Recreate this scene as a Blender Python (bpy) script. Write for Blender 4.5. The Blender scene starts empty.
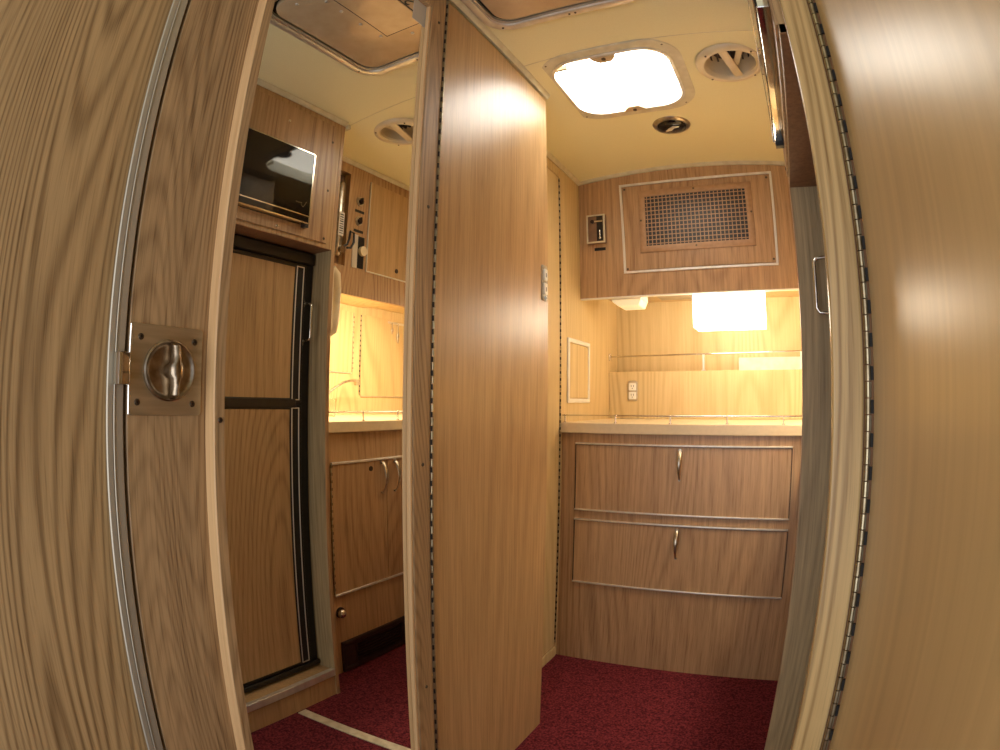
import bpy, bmesh, math, random
from mathutils import Vector, Matrix
random.seed(4)
PI = math.pi
SC = bpy.context.scene
COL = SC.collection

# ------------------------------------------------------------------ materials
def lin(c):
    return tuple(((v/255)/12.92 if v/255 <= .04045 else ((v/255+.055)/1.055)**2.4) for v in c) + (1,)

def base_mat(name, col, rough=.5, metal=0, spec=.5, coat=0, emit=None, es=0):
    m = bpy.data.materials.new(name); m.use_nodes = True
    b = m.node_tree.nodes['Principled BSDF']
    b.inputs['Base Color'].default_value = lin(col)
    b.inputs['Roughness'].default_value = rough
    b.inputs['Metallic'].default_value = metal
    b.inputs['Specular IOR Level'].default_value = spec
    b.inputs['Coat Weight'].default_value = coat
    if emit:
        b.inputs['Emission Color'].default_value = lin(emit)
        b.inputs['Emission Strength'].default_value = es
    return m

def noisy(name, col, col2, scale=40, rough=.5, metal=0, bump=0, detail=4, stretch=(1, 1, 1), spec=.5, lo=.35, hi=.65):
    m = base_mat(name, col, rough, metal, spec); nt = m.node_tree; N = nt.nodes; L = nt.links
    b = N['Principled BSDF']
    tc = N.new('ShaderNodeTexCoord'); mp = N.new('ShaderNodeMapping'); mp.inputs['Scale'].default_value = stretch
    L.new(tc.outputs['Object'], mp.inputs[0])
    n = N.new('ShaderNodeTexNoise'); n.inputs['Scale'].default_value = scale; n.inputs['Detail'].default_value = detail
    L.new(mp.outputs[0], n.inputs['Vector'])
    r = N.new('ShaderNodeMapRange'); r.inputs[1].default_value = lo; r.inputs[2].default_value = hi
    L.new(n.outputs['Fac'], r.inputs[0])
    mx = N.new('ShaderNodeMix'); mx.data_type = 'RGBA'
    mx.inputs[6].default_value = lin(col); mx.inputs[7].default_value = lin(col2)
    L.new(r.outputs[0], mx.inputs[0]); L.new(mx.outputs[2], b.inputs['Base Color'])
    if bump:
        bp = N.new('ShaderNodeBump'); bp.inputs['Strength'].default_value = bump; bp.inputs['Distance'].default_value = .002
        L.new(n.outputs['Fac'], bp.inputs['Height']); L.new(bp.outputs[0], b.inputs['Normal'])
    return m

def wood(name, light, dark, a=5.0, b=.55, K=60, ring=.45, fib=.35, pore=.3, rough=.38, sharp=2.0, off=0.0, spec=.5, warp=.6, bump=.08):
    """vertical-grain veneer: contour lines of a stretched noise are the cathedral figure"""
    m = base_mat(name, light, rough, spec=spec); nt = m.node_tree; N = nt.nodes; L = nt.links
    bs = N['Principled BSDF']
    tc = N.new('ShaderNodeTexCoord'); oi = N.new('ShaderNodeObjectInfo')
    cm = N.new('ShaderNodeVectorMath'); cm.operation = 'SCALE'
    cm.inputs[0].default_value = (3.7, 7.1, 5.3); L.new(oi.outputs['Random'], cm.inputs['Scale'])
    ad = N.new('ShaderNodeVectorMath'); ad.operation = 'ADD'
    L.new(tc.outputs['Object'], ad.inputs[0]); L.new(cm.outputs[0], ad.inputs[1])
    ad2 = N.new('ShaderNodeVectorMath'); ad2.operation = 'ADD'; ad2.inputs[1].default_value = (off, off*.7, off*1.3)
    L.new(ad.outputs[0], ad2.inputs[0])
    def noise(sx, sz, detail=2, dist=0.0, rg=.5):
        mp = N.new('ShaderNodeMapping'); mp.inputs['Scale'].default_value = (sx, sx, sz)
        L.new(ad2.outputs[0], mp.inputs[0])
        n = N.new('ShaderNodeTexNoise'); n.inputs['Scale'].default_value = 1
        n.inputs['Detail'].default_value = detail; n.inputs['Distortion'].default_value = dist
        n.inputs['Roughness'].default_value = rg
        L.new(mp.outputs[0], n.inputs['Vector']); return n.outputs['Fac']
    def math_(op, x, y=None, clamp=False):
        n = N.new('ShaderNodeMath'); n.operation = op; n.use_clamp = clamp
        for i, v in enumerate((x, y)):
            if v is None: continue
            if isinstance(v, (int, float)): n.inputs[i].default_value = v
            else: L.new(v, n.inputs[i])
        return n.outputs[0]
    n1 = noise(a, b, .6, .15)
    w = noise(26, 1.6, 2, 0)
    ph = math_('ADD', math_('MULTIPLY', n1, K), math_('MULTIPLY', w, warp))
    s = math_('MULTIPLY', math_('ADD', math_('SINE', ph), 1), .5)
    s = math_('POWER', s, sharp)
    mod = noise(a*.9, b*1.2, 1)
    mod = math_('MULTIPLY', math_('SUBTRACT', mod, .2), 1.7, True)
    s = math_('MULTIPLY', s, mod)
    f1 = noise(110, 3.0, 3, 0, .6)
    f1 = math_('MULTIPLY', math_('SUBTRACT', f1, .35), 3.2, True)
    p1 = noise(420, 11, 2, 0, .6)
    p1 = math_('MULTIPLY', math_('SUBTRACT', p1, .5), 4.0, True)
    big = noise(2.0, .8, 1)
    t = math_('ADD', math_('MULTIPLY', s, ring), math_('MULTIPLY', f1, fib))
    t = math_('ADD', t, math_('MULTIPLY', p1, pore))
    t = math_('ADD', t, math_('MULTIPLY', math_('SUBTRACT', big, .5), .5), True)
    mx = N.new('ShaderNodeMix'); mx.data_type = 'RGBA'
    mx.inputs[6].default_value = lin(light); mx.inputs[7].default_value = lin(dark)
    L.new(t, mx.inputs[0]); L.new(mx.outputs[2], bs.inputs['Base Color'])
    if bump:
        bp = N.new('ShaderNodeBump'); bp.inputs['Strength'].default_value = bump; bp.inputs['Distance'].default_value = .001
        L.new(t, bp.inputs['Height']); L.new(bp.outputs[0], bs.inputs['Normal'])
    return m

M = {}
M['wood'] = wood('oak_veneer', (192, 155, 112), (130, 94, 60), a=3.2, b=.42, K=190, ring=.5, fib=.35, pore=.5, sharp=2.6)
M['wood_warm'] = wood('oak_veneer_warm', (198, 162, 114), (136, 102, 62), a=3.6, b=.30, K=190, ring=.4, fib=.3, pore=.45, off=4.1, sharp=2.6)
M['wood_plain'] = wood('oak_veneer_plain', (200, 164, 116), (142, 108, 66), a=1.6, b=.2, K=150, ring=.25, fib=.32, pore=.45, rough=.35, sharp=1.5, spec=.75, bump=.04)
M['wood_alcove'] = wood('pale_veneer', (216, 192, 142), (180, 150, 98), a=3.4, b=.34, K=160, ring=.6, fib=.25, pore=.2, rough=.45, off=2.2, sharp=2.2)
M['wood_bold'] = wood('ash_veneer_bold', (188, 154, 106), (104, 74, 40), a=4.6, b=.30, K=560, ring=.75, fib=.25, pore=.35, rough=.5, sharp=2.4, off=1.3, warp=1.6, bump=.12)
M['wood_stile'] = wood('oak_stile', (188, 154, 110), (116, 86, 54), a=5.5, b=.5, K=420, ring=.7, fib=.3, pore=.5, rough=.5, off=9.2, warp=2.2, bump=.12)
M['wood_right'] = wood('plain_sliced_door', (206, 174, 118), (158, 124, 72), a=7, b=.16, K=60, ring=.35, fib=.15, pore=.08, rough=.34, sharp=1, spec=.75, off=6.1, bump=.02)
M['wood_grey'] = wood('grey_brown_board', (188, 162, 118), (132, 110, 76), a=9, b=.6, K=120, ring=.4, fib=.5, pore=.4, rough=.55, off=3.3)  # greyish-brown tone of the jamb board
M['wood_post'] = wood('pale_post', (214, 180, 122), (146, 112, 64), a=14, b=.5, K=80, ring=.7, fib=.35, pore=.3, rough=.35, off=7.7, warp=2)
M['wood_edge'] = wood('pale_edge', (222, 182, 130), (188, 144, 96), a=20, b=1, K=40, ring=.3, fib=.4, pore=.3, rough=.5)
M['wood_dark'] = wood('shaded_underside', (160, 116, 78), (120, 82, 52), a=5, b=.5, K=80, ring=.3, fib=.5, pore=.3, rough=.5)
M['ceiling'] = noisy('vinyl_ceiling', (238, 230, 186), (232, 223, 178), 500, .55, bump=.05)
M['mould'] = noisy('cream_moulding', (214, 206, 178), (200, 190, 160), 30, .4)
M['cream'] = noisy('cream_laminate', (226, 204, 164), (220, 198, 158), 60, .35)
M['cream_plastic'] = noisy('cream_plastic', (222, 206, 172), (214, 196, 160), 20, .35)
M['white_plastic'] = noisy('white_plastic', (240, 236, 224), (230, 226, 212), 20, .35)
M['alu'] = noisy('brushed_aluminium', (232, 228, 218), (214, 208, 196), 30, .42, .75, stretch=(1, 1, .1))
M['alu_trim'] = noisy('trim_aluminium', (190, 180, 160), (170, 160, 140), 12, .45, .45, stretch=(1, 1, .1))
M['chrome'] = noisy('chrome', (226, 222, 214), (206, 202, 192), 15, .12, 1)
M['chrome_dull'] = noisy('worn_chrome', (196, 188, 172), (164, 154, 136), 60, .30, 1)
M['plate'] = noisy('satin_steel_plate', (200, 186, 158), (172, 158, 130), 25, .45, .9, stretch=(.3, .3, 3))
M['gap_dark'] = base_mat('dark_gap', (24, 18, 12), .7)  # near-black colour standing in for the shade in narrow gaps
M['hinge_light'] = noisy('hinge_nickel', (190, 178, 146), (160, 146, 116), 40, .35, 1)
M['hinge_brown'] = noisy('hinge_leaf', (184, 168, 136), (150, 134, 104), 60, .4, .9)
M['black'] = noisy('black_plastic', (20, 18, 17), (30, 27, 25), 50, .35)
M['black_gloss'] = base_mat('black_glass', (14, 12, 12), .05, spec=.45)
M['knob_steel'] = noisy('aged_knob_steel', (176, 160, 138), (132, 114, 92), 60, .30, 1)
M['screw'] = noisy('screw_metal', (120, 104, 84), (70, 60, 48), 400, .4, .9)
M['carpet'] = noisy('red_carpet', (120, 46, 50), (66, 20, 27), 170, .95, bump=.9, detail=8, spec=.1, lo=.38, hi=.62)
M['strip'] = noisy('threshold_strip', (206, 190, 160), (180, 164, 136), 40, .5)
M['grille'] = noisy('tan_metal_grille', (176, 140, 104), (164, 128, 94), 60, .42, .3)
M['dark_brown'] = noisy('dark_brown_metal', (66, 46, 38), (52, 36, 30), 60, .4, .3)
M['fan_metal'] = noisy('beige_sheet_metal', (206, 184, 150), (196, 172, 138), 25, .3, .2)
M['sticker'] = base_mat('silver_sticker', (196, 196, 190), .35, .2)
M['paper'] = noisy('white_paper', (236, 230, 216), (220, 212, 196), 30, .7)
M['brown_steel'] = noisy('brown_steel', (138, 106, 80), (118, 90, 66), 20, .4, .1)
M['glass'] = base_mat('clear_glass', (255, 255, 255), .02)
M['glass'].node_tree.nodes['Principled BSDF'].inputs['Transmission Weight'].default_value = 1
mm = base_mat('mirror_silver', (236, 234, 226), .0, 1); M['mirror'] = mm
M['sky_pane'] = base_mat('lit_acrylic', (240, 240, 236), .4, emit=(255, 250, 240), es=11)
M['lamp_on'] = base_mat('lit_diffuser', (250, 240, 220), .4, emit=(255, 240, 214), es=12)
M['dim_diffuser'] = base_mat('dim_diffuser', (226, 214, 186), .4, emit=(255, 232, 180), es=.55)
M['lamp_on2'] = base_mat('lit_diffuser_galley', (250, 240, 220), .4, emit=(255, 240, 212), es=60)

# ------------------------------------------------------------------ builders
WM = {}          # world matrix of every object made here
class MB:
    def __init__(s): s.bm = bmesh.new(); s.mats = []
    def box(s, x0, x1, y0, y1, z0, z1, bev=0, seg=1, mi=0, rot=None, piv=None):
        t = bmesh.new(); bmesh.ops.create_cube(t, size=1)
        for v in t.verts:
            v.co = Vector(((x0+x1)/2+v.co.x*(x1-x0), (y0+y1)/2+v.co.y*(y1-y0), (z0+z1)/2+v.co.z*(z1-z0)))
        if bev: bmesh.ops.bevel(t, geom=list(t.edges), offset=bev, segments=seg, profile=.5, affect='EDGES')
        if rot is not None:
            bmesh.ops.rotate(t, verts=t.verts, cent=piv or Vector(((x0+x1)/2, (y0+y1)/2, (z0+z1)/2)), matrix=rot)
        s._merge(t, mi); return s
    def _merge(s, t, mi=0):
        for f in t.faces: f.material_index = mi
        me = bpy.data.meshes.new('t'); t.to_mesh(me); t.free(); s.bm.from_mesh(me); bpy.data.meshes.remove(me)
    def cyl(s, p0, p1, r, seg=20, r2=None, mi=0):
        p0, p1 = Vector(p0), Vector(p1); d = p1-p0
        t = bmesh.new(); bmesh.ops.create_cone(t, cap_ends=True, segments=seg, radius1=r, radius2=r if r2 is None else r2, depth=d.length)
        q = Vector((0, 0, 1)).rotation_difference(d.normalized()).to_matrix().to_4x4()
        bmesh.ops.transform(t, matrix=Matrix.Translation((p0+p1)/2) @ q, verts=t.verts)
        s._merge(t, mi); return s
    def sph(s, c, r, sc=(1, 1, 1), seg=20, mi=0):
        t = bmesh.new(); bmesh.ops.create_uvsphere(t, u_segments=seg, v_segments=seg//2, radius=r)
        for v in t.verts: v.co = Vector((c[0]+v.co.x*sc[0], c[1]+v.co.y*sc[1], c[2]+v.co.z*sc[2]))
        s._merge(t, mi); return s
    def tube(s, pts, r, seg=10, mi=0, rs=None, flat=1.0, up=None):
        pts = [Vector(p) for p in pts]; t = bmesh.new(); rings = []
        u0 = None
        for i, p in enumerate(pts):
            d = (pts[min(i+1, len(pts)-1)]-pts[max(i-1, 0)]).normalized()
            if u0 is None:
                u0 = up if up is not None else (Vector((0, 0, 1)) if abs(d.z) < .9 else Vector((1, 0, 0)))
            u = (u0-d*u0.dot(d)).normalized(); v = d.cross(u)
            if up is None: u0 = u
            rr = rs[i] if rs else r
            rings.append([t.verts.new(p+u*math.cos(a)*rr+v*math.sin(a)*rr*flat) for a in [2*PI*k/seg for k in range(seg)]])
        for A, B in zip(rings, rings[1:]):
            for k in range(seg): t.faces.new((A[k], A[(k+1) % seg], B[(k+1) % seg], B[k]))
        t.faces.new(rings[0][::-1]); t.faces.new(rings[-1])
        bmesh.ops.recalc_face_normals(t, faces=t.faces)
        s._merge(t, mi); return s
    def prism(s, pts, axis, a0, a1, holes=None, bev=0, mi=0):
        """pts: 2-d outline, extruded along axis ('x': pts are (y,z); 'y': (x,z); 'z': (x,y))"""
        def P(p, a): return {'x': (a, p[0], p[1]), 'y': (p[0], a, p[1]), 'z': (p[0], p[1], a)}[axis]
        t = bmesh.new()
        if not holes:
            A = [t.verts.new(P(p, a0)) for p in pts]; B = [t.verts.new(P(p, a1)) for p in pts]
            n = len(pts); t.faces.new(A[::-1]); t.faces.new(B)
            for i in range(n): t.faces.new((A[i], A[(i+1) % n], B[(i+1) % n], B[i]))
        else:       # ring: outer and inner outlines with equal count
            h = holes; n = len(pts)
            A = [t.verts.new(P(p, a0)) for p in pts]; B = [t.verts.new(P(p, a1)) for p in pts]
            C = [t.verts.new(P(p, a0)) for p in h]; D = [t.verts.new(P(p, a1)) for p in h]
            for i in range(n):
                j = (i+1) % n
                t.faces.new((A[i], A[j], B[j], B[i])); t.faces.new((C[j], C[i], D[i], D[j]))
                t.faces.new((A[j], A[i], C[i], C[j])); t.faces.new((B[i], B[j], D[j], D[i]))
        bmesh.ops.recalc_face_normals(t, faces=t.faces)
        if bev: bmesh.ops.bevel(t, geom=[e for e in t.edges if e.calc_face_angle(0) > .6], offset=bev, segments=2, profile=.5, affect='EDGES')
        s._merge(t, mi); return s
    def lathe(s, prof, c, axis='z', seg=40, mi=0, cap=True):
        t = bmesh.new(); rings = []
        for r, h in prof:
            ring = []
            for k in range(seg):
                a = 2*PI*k/seg; ca, sa = r*math.cos(a), r*math.sin(a)
                ring.append(t.verts.new({'z': (c[0]+ca, c[1]+sa, c[2]+h), 'x': (c[0]+h, c[1]+ca, c[2]+sa), 'y': (c[0]+ca, c[1]+h, c[2]+sa)}[axis]))
            rings.append(ring)
        for A, B in zip(rings, rings[1:]):
            for k in range(seg): t.faces.new((A[k], A[(k+1) % seg], B[(k+1) % seg], B[k]))
        if cap: t.faces.new(rings[0]); t.faces.new(rings[-1])
        bmesh.ops.recalc_face_normals(t, faces=t.faces)
        s._merge(t, mi); return s
    def frame(s, axis, plane0, plane1, u0, u1, v0, v1, w, bev=0, mi=0):
        """rectangular frame of width w"""
        return s.prism([(u0, v0), (u1, v0), (u1, v1), (u0, v1)], axis, plane0, plane1,
                       holes=[(u0+w, v0+w), (u1-w, v0+w), (u1-w, v1-w), (u0+w, v1-w)], bev=bev, mi=mi)
    def build(s, name, mats, parent=None, smooth=False, xf=None):
        bm = s.bm
        if xf is not None: bmesh.ops.transform(bm, matrix=xf, verts=bm.verts)
        xs = [v.co.x for v in bm.verts]; ys = [v.co.y for v in bm.verts]; zs = [v.co.z for v in bm.verts]
        o3 = Vector(((min(xs)+max(xs))/2, (min(ys)+max(ys))/2, min(zs)))
        W = Matrix.Translation(o3)
        bmesh.ops.transform(bm, matrix=W.inverted(), verts=bm.verts)
        me = bpy.data.meshes.new(name); bm.to_mesh(me); bm.free()
        if not isinstance(mats, (list, tuple)): mats = [mats]
        for m_ in mats: me.materials.append(m_ if not isinstance(m_, str) else M[m_])
        o = bpy.data.objects.new(name, me); COL.objects.link(o)
        if parent is not None:
            o.parent = parent; o.matrix_basis = WM[parent.name].inverted() @ W
        else: o.matrix_basis = W
        WM[o.name] = W
        if smooth:
            for p in me.polygons: p.use_smooth = True
            me.set_sharp_from_angle(angle=math.radians(38))
        return o

def root(name, loc, label, cat, group=None, kind=None):
    o = bpy.data.objects.new(name, None); COL.objects.link(o); o.location = loc
    o.empty_display_size = .05
    WM[o.name] = Matrix.Translation(loc)
    tag(o, label, cat, group, kind); return o
def tag(o, label=None, cat=None, group=None, kind=None):
    if label: o['label'] = label
    if cat: o['category'] = cat
    if group: o['group'] = group
    if kind: o['kind'] = kind
    return o
def rrect(cx, cy, hx, hy, r, n=8):
    out = []
    for sx, sy, a0 in ((1, 1, 0), (-1, 1, PI/2), (-1, -1, PI), (1, -1, 1.5*PI)):
        for k in range(n+1):
            a = a0+PI/2*k/n
            out.append((cx+sx*(hx-r)+r*math.cos(a), cy+sy*(hy-r)+r*math.sin(a)))
    return out
def struct(mb, name, mat, label=None, cat=None, parent=None, **k):
    o = mb.build(name, mat, parent, **k)
    if parent is None: tag(o, label, cat, None, 'structure')
    return o
def ceil_z(x): return 1.897-.14*(x+.35)**2

def screws(parent, pts, axis, r=.004, sign=1, mat='screw'):
    """one small domed screw head at each point"""
    for p in pts:
        p = Vector(p); d = Vector({'x': (1, 0, 0), 'y': (0, 1, 0), 'z': (0, 0, 1)}[axis])*sign
        m = MB(); m.cyl(p-d*.001, p+d*.0012, r, 12, r*.75)
        m.cyl(p+d*.0011, p+d*.0014, r*.45, 4, mi=1)
        m.build('screw', [M[mat], M['black']], parent, smooth=True)

# ------------------------------------------------------------------ room shell
m = MB(); m.box(-1.5, 1.0, -.8, 2.8, -.05, 0)
tag(m.build('floor', 'carpet'), 'deep red carpet floor', 'floor', None, 'structure')

m = MB(); NX = 40; xs = [-1.5+2.5*i/NX for i in range(NX+1)]
m.prism([(x, ceil_z(x)) for x in xs]+[(x, ceil_z(x)+.03) for x in reversed(xs)], 'y', -.8, 2.8)
ceiling = m.build('ceiling', 'ceiling', smooth=True)
tag(ceiling, 'cream vinyl ceiling curving down at both sides', 'ceiling', None, 'structure')
SKY = (-.382, 1.463); VENT = (-.05, 1.42); FAN = (-.393, .86)
def cut(outline, z0=1.7, z1=2.1):
    cm = MB(); cm.prism(outline, 'z', z0, z1); c = cm.build('cutter', 'ceiling')
    md = ceiling.modifiers.new('b', 'BOOLEAN'); md.operation = 'DIFFERENCE'; md.object = c; md.solver = 'EXACT'
    dg = bpy.context.evaluated_depsgraph_get(); dg.update()
    nm = bpy.data.meshes.new_from_object(ceiling.evaluated_get(dg))
    ceiling.modifiers.clear(); ceiling.data = nm
    bpy.data.objects.remove(c)
cut(rrect(SKY[0], SKY[1], .172, .170, .085))
cut([(VENT[0]+.072*math.cos(2*PI*k/32), VENT[1]+.072*math.sin(2*PI*k/32)) for k in range(32)])
cut(rrect(FAN[0], FAN[1], .178, .203, .05))
for p in ceiling.data.polygons: p.use_smooth = True
ceiling.data.set_sharp_from_angle(angle=math.radians(30))

# seam of the ceiling vinyl
def arch_strip(y0, y1, x0, x1, dz0, dz1, name, mat, n=24, **k):
    m = MB(); X = [x0+(x1-x0)*i/n for i in range(n+1)]
    m.prism([(x, ceil_z(x)+dz0) for x in X]+[(x, ceil_z(x)+dz1) for x in reversed(X)], 'y', y0, y1)
    return m.build(name, mat, smooth=True, **k)
o = arch_strip(1.2635, 1.2655, -.60, .05, -.0006, .002, 'trim_1', 'mould')
tag(o, 'thin seam line running across the cream ceiling', 'seam', None, 'structure')

# left corridor wall pieces
def slab(x0, x1, y0, y1, zb=0.0, top=None, mat='wood', name='wall', label=None, cat='wall', bev=0):
    m = MB(); zt = (min(ceil_z(x0), ceil_z(x1))-.0005 if abs(x0-x1) < .25 else 1.86) if top is None else top
    m.box(x0, x1, y0, y1, zb, zt, bev)
    o = m.build(name, mat); tag(o, label, cat, None, 'structure'); return o
slab(-.66, -.634, -.5, .272, mat='wood_bold', name='wall_left_front', label='boldly grained wood panel at the far left beside the aluminium trim')
slab(-.80, -.612, .888, 1.443, mat='wood_plain', name='wall_left_middle', label='smooth tall wood panel between the mirror door and the alcove')
m = MB(); m.box(-.80, -.77, 1.9385, 2.66, 0, ceil_z(-.79)-.001); o = m.build('wall_left_rear', 'wood_alcove')
tag(o, 'wood wall at the left end of the lit alcove', 'wall', None, 'structure')
m = MB(); m.box(-.80, .80, 2.66, 2.69, 0, 1.70); o = m.build('wall_back', 'wood_alcove')
tag(o, 'pale wood back wall of the lit alcove under the upper cabinet', 'wall', None, 'structure')
# right galley wall
m = MB(); m.box(.75, .78, 1.246, 2.66, 0, ceil_z(.78)-.001); wr = m.build('wall_right', 'wood_alcove')
tag(wr, 'brightly lit wood wall behind the sink counter', 'wall', None, 'structure')
# backing block behind the mirror door, coloured near-black for the gap's shade
m = MB(); m.box(-.70, -.665, .272, .888, 0, 1.86); o = m.build('gap_backing', 'gap_dark')
tag(o, 'near-black backing block that darkens the gap beside the mirror door', 'wall', None, 'structure')

# aluminium jamb trim at the lock side
m = MB(); m.box(-.660, -.630, .2745, .2935, 0, 1.868); m.box(-.631, -.6275, .2705, .2795, 0, 1.868, .0012); m.box(-.631, -.6285, .2815, .2930, 0, 1.868, .001)
m.box(-.631, -.6268, .2795, .2815, 0, 1.868, .0006)
o = m.build('trim_2', 'alu_trim'); tag(o, 'aluminium jamb strip between the left panel and the mirror door', 'door jamb', None, 'structure')

# ------------------------------------------------------------------ mirror door (turned 0.9 degrees on its hinge)
AA = math.radians(.9)
XR = Matrix.Rotation(-AA, 4, 'Z')
base = XR @ Vector((-.622, .855, .02))
door = bpy.data.objects.new('door_1', None); COL.objects.link(door); door.location = base; WM['door_1'] = Matrix.Translation(base)
tag(door, 'wooden closet door with a full-length framed mirror and a steel turn latch', 'door', None, 'structure')
def D(mb, name, mat, parent=door, **k): return mb.build(name, mat, parent, xf=XR, **k)
m = MB(); m.box(-.655, -.635, .2885, .856, .012, 1.866, .001); D(m, 'door_panel', 'wood_stile')
m = MB(); m.box(-.6345, -.6200, .405, .850, .10, 1.81)
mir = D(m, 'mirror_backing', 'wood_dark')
m = MB(); m.box(-.6198, -.6190, .412, .802, .105, 1.793); D(m, 'mirror', 'mirror')
# frame members
m = MB()
m.box(-.6355, -.6140, .401, .417, .04, 1.862, .0012); st = D(m, 'mirror_frame_stile', 'wood_edge'); tag(st, 'pale bevelled wood stile')
m = MB(); m.box(-.6139, -.6134, .4025, .4168, .042, 1.86); D(m, 'stile_face', 'wood_stile', st)
m = MB(); m.box(-.6355, -.608, .804, .855, .04, 1.862, .0015); st2 = D(m, 'mirror_frame_stile', 'wood_stile')
m = MB(); m.box(-.6192, -.6095, .798, .804, .105, 1.787, .0012); D(m, 'inner_bead', 'wood_edge', st2)
m = MB(); m.box(-.6355, -.608, .417, .804, 1.787, 1.862, .0015); D(m, 'mirror_frame_rail', 'wood_stile')
m = MB(); m.box(-.6355, -.608, .417, .804, .04, .105, .0015); D(m, 'mirror_frame_rail', 'wood_stile')
rd = XR.to_3x3()
def dscrew(y, z, x=-.6134):
    m = MB(); m.cyl((x-.001, y, z), (x+.0014, y, z), .0042, 12, .003); m.cyl((x+.0013, y, z), (x+.0017, y, z), .0018, 4, mi=1)
    D(m, 'screw', [M['screw'], M['black']])
for z in (.3, .945, 1.58): dscrew(.4105, z)
for z in (.42, .86, 1.33, 1.76): dscrew(.832, z, -.608)
# blank sticker on the glass
m = MB(); m.box(-.6189, -.6184, .756, .7978, 1.729, 1.7865, 0); D(m, 'sticker', 'sticker')
# lock plate
m = MB(); m.prism(rrect(.3410, 1.0025, .0515, .0525, .004, 3), 'x', -.6352, -.6322, bev=.0006)
lp = D(m, 'lock_plate', 'plate'); tag(lp, 'square satin steel lock plate')
m = MB(); m.box(-.6345, -.6318, .2885, .2915, .9505, 1.0545, .0008); D(m, 'plate_edge', 'chrome', lp)
for y, z in ((.3035, 1.040), (.3805, 1.039), (.301, .965), (.3795, .964)):
    m = MB(); m.cyl((-.6325, y, z), (-.6308, y, z), .0042, 14, .0032); m.cyl((-.6309, y, z), (-.6305, y, z), .0019, 4, mi=1)
    D(m, 'screw', [M['screw'], M['black']], lp)
c = (-.6322, .3445, 1.003)
m = MB(); m.lathe([(.0365, 0), (.0365, .003), (.0345, .0042), (.0325, .003), (.031, .0015), (.028, .0008), (.012, .0006)], c, 'x', 48)
D(m, 'knob_rose', 'knob_steel', lp, smooth=True)
m = MB()
prof = [(-.0325, .0035, .010), (-.029, .0058, .016), (-.018, .0052, .0185), (-.010, .0062, .0195), (-.005, .0105, .020), (.005, .0105, .020), (.010, .0062, .0195), (.018, .0058, .0185), (.029, .0066, .016), (.0325, .004, .010)]
t = bmesh.new(); rings = []
for dz, hw, out in prof:
    ring = []
    for k in range(12):
        a = 2*PI*k/12; ring.append(t.verts.new((c[0]+out*.52+math.cos(a)*out*.48, c[1]+.004+math.sin(a)*hw, c[2]+dz)))
    rings.append(ring)
for A, B in zip(rings, rings[1:]):
    for k in range(12): t.faces.new((A[k], A[(k+1) % 12], B[(k+1) % 12], B[k]))
t.faces.new(rings[0]); t.faces.new(rings[-1]); bmesh.ops.recalc_face_normals(t, faces=t.faces); m._merge(t)
m.cyl((c[0], c[1]+.002, c[2]), (c[0]+.012, c[1]+.002, c[2]), .009, 20)
D(m, 'turn_knob', 'knob_steel', lp, smooth=True)
m = MB(); m.prism([(-.6300, .2670), (-.6160, .2690), (-.6180, .2840), (-.6310, .2905)], 'z', .984, 1.020, bev=.001)
D(m, 'latch_bolt', 'chrome', lp, smooth=True)
# piano hinges
def piano(name, x, y, z0, z1, parent, r=.0042, step=.0155, notch=(0, .004), xf=None):
    """rolled hinge: knuckles of the two leaves alternate, every other one leaves a dark notch beside it"""
    m = MB(); z = z0; i = 0
    while z < z1-.001:
        zz = min(z+step-.0006, z1)
        m.cyl((x, y, z+.0006), (x, y, zz), r, 10, mi=0 if i % 2 == 0 else 1)
        if i % 2:
            cx, cy = x+notch[0], y+notch[1]
            m.box(cx-r*.5, cx+r*.5, cy-r*.5, cy+r*.5, z+.0012, zz-.0012, mi=2)  # near-black block drawn for the shaded gap beside this knuckle
        z += step; i += 1
    return m.build(name, [M['hinge_light'], M['hinge_brown'], M['gap_dark']], parent, smooth=True, xf=xf)
hp = piano('piano_hinge', -.6075, .8600, .03, 1.865, door, xf=XR, r=.0028, step=.0125, notch=(.0006, -.0030))
# ------------------------------------------------------------------ middle panel extras
m = MB(); m.box(-.6125, -.6105, .8885, .8935, .03, 1.868, .0005); tag(m.build('trim_10', 'alu_trim'), 'thin metal hinge leaf along the front edge of the smooth panel', 'metal strip', None, 'structure')
r = root('switch_plate', (-.611, 1.414, 1.244), 'narrow metal switch plate with two white rocker switches on the tall panel', 'light switch')
m = MB(); m.prism(rrect(1.4145, 1.2925, .0175, .049, .008, 5), 'x', -.6125, -.6085, bev=.0008); m.build('plate', 'alu_trim', r, smooth=True)
for z in (1.315, 1.276):
    m = MB(); m.prism(rrect(1.4145, z, .0105, .0155, .003, 3), 'x', -.609, -.6045, bev=.001); k = m.build('rocker', 'white_plastic', r, smooth=True)
    m = MB(); m.box(-.6046, -.6040, 1.4125, 1.4165, z-.007, z+.004); m.build('mark', 'black', k)
m = MB(); m.cyl((-.609, 1.4145, 1.2505), (-.6035, 1.4145, 1.2505), .0062, 16); k = m.build('indicator', 'white_plastic', r, smooth=True)
m = MB(); m.cyl((-.6036, 1.4145, 1.2505), (-.603, 1.4145, 1.2505), .0028, 12); m.build('indicator_dot', 'black', k)

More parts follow.
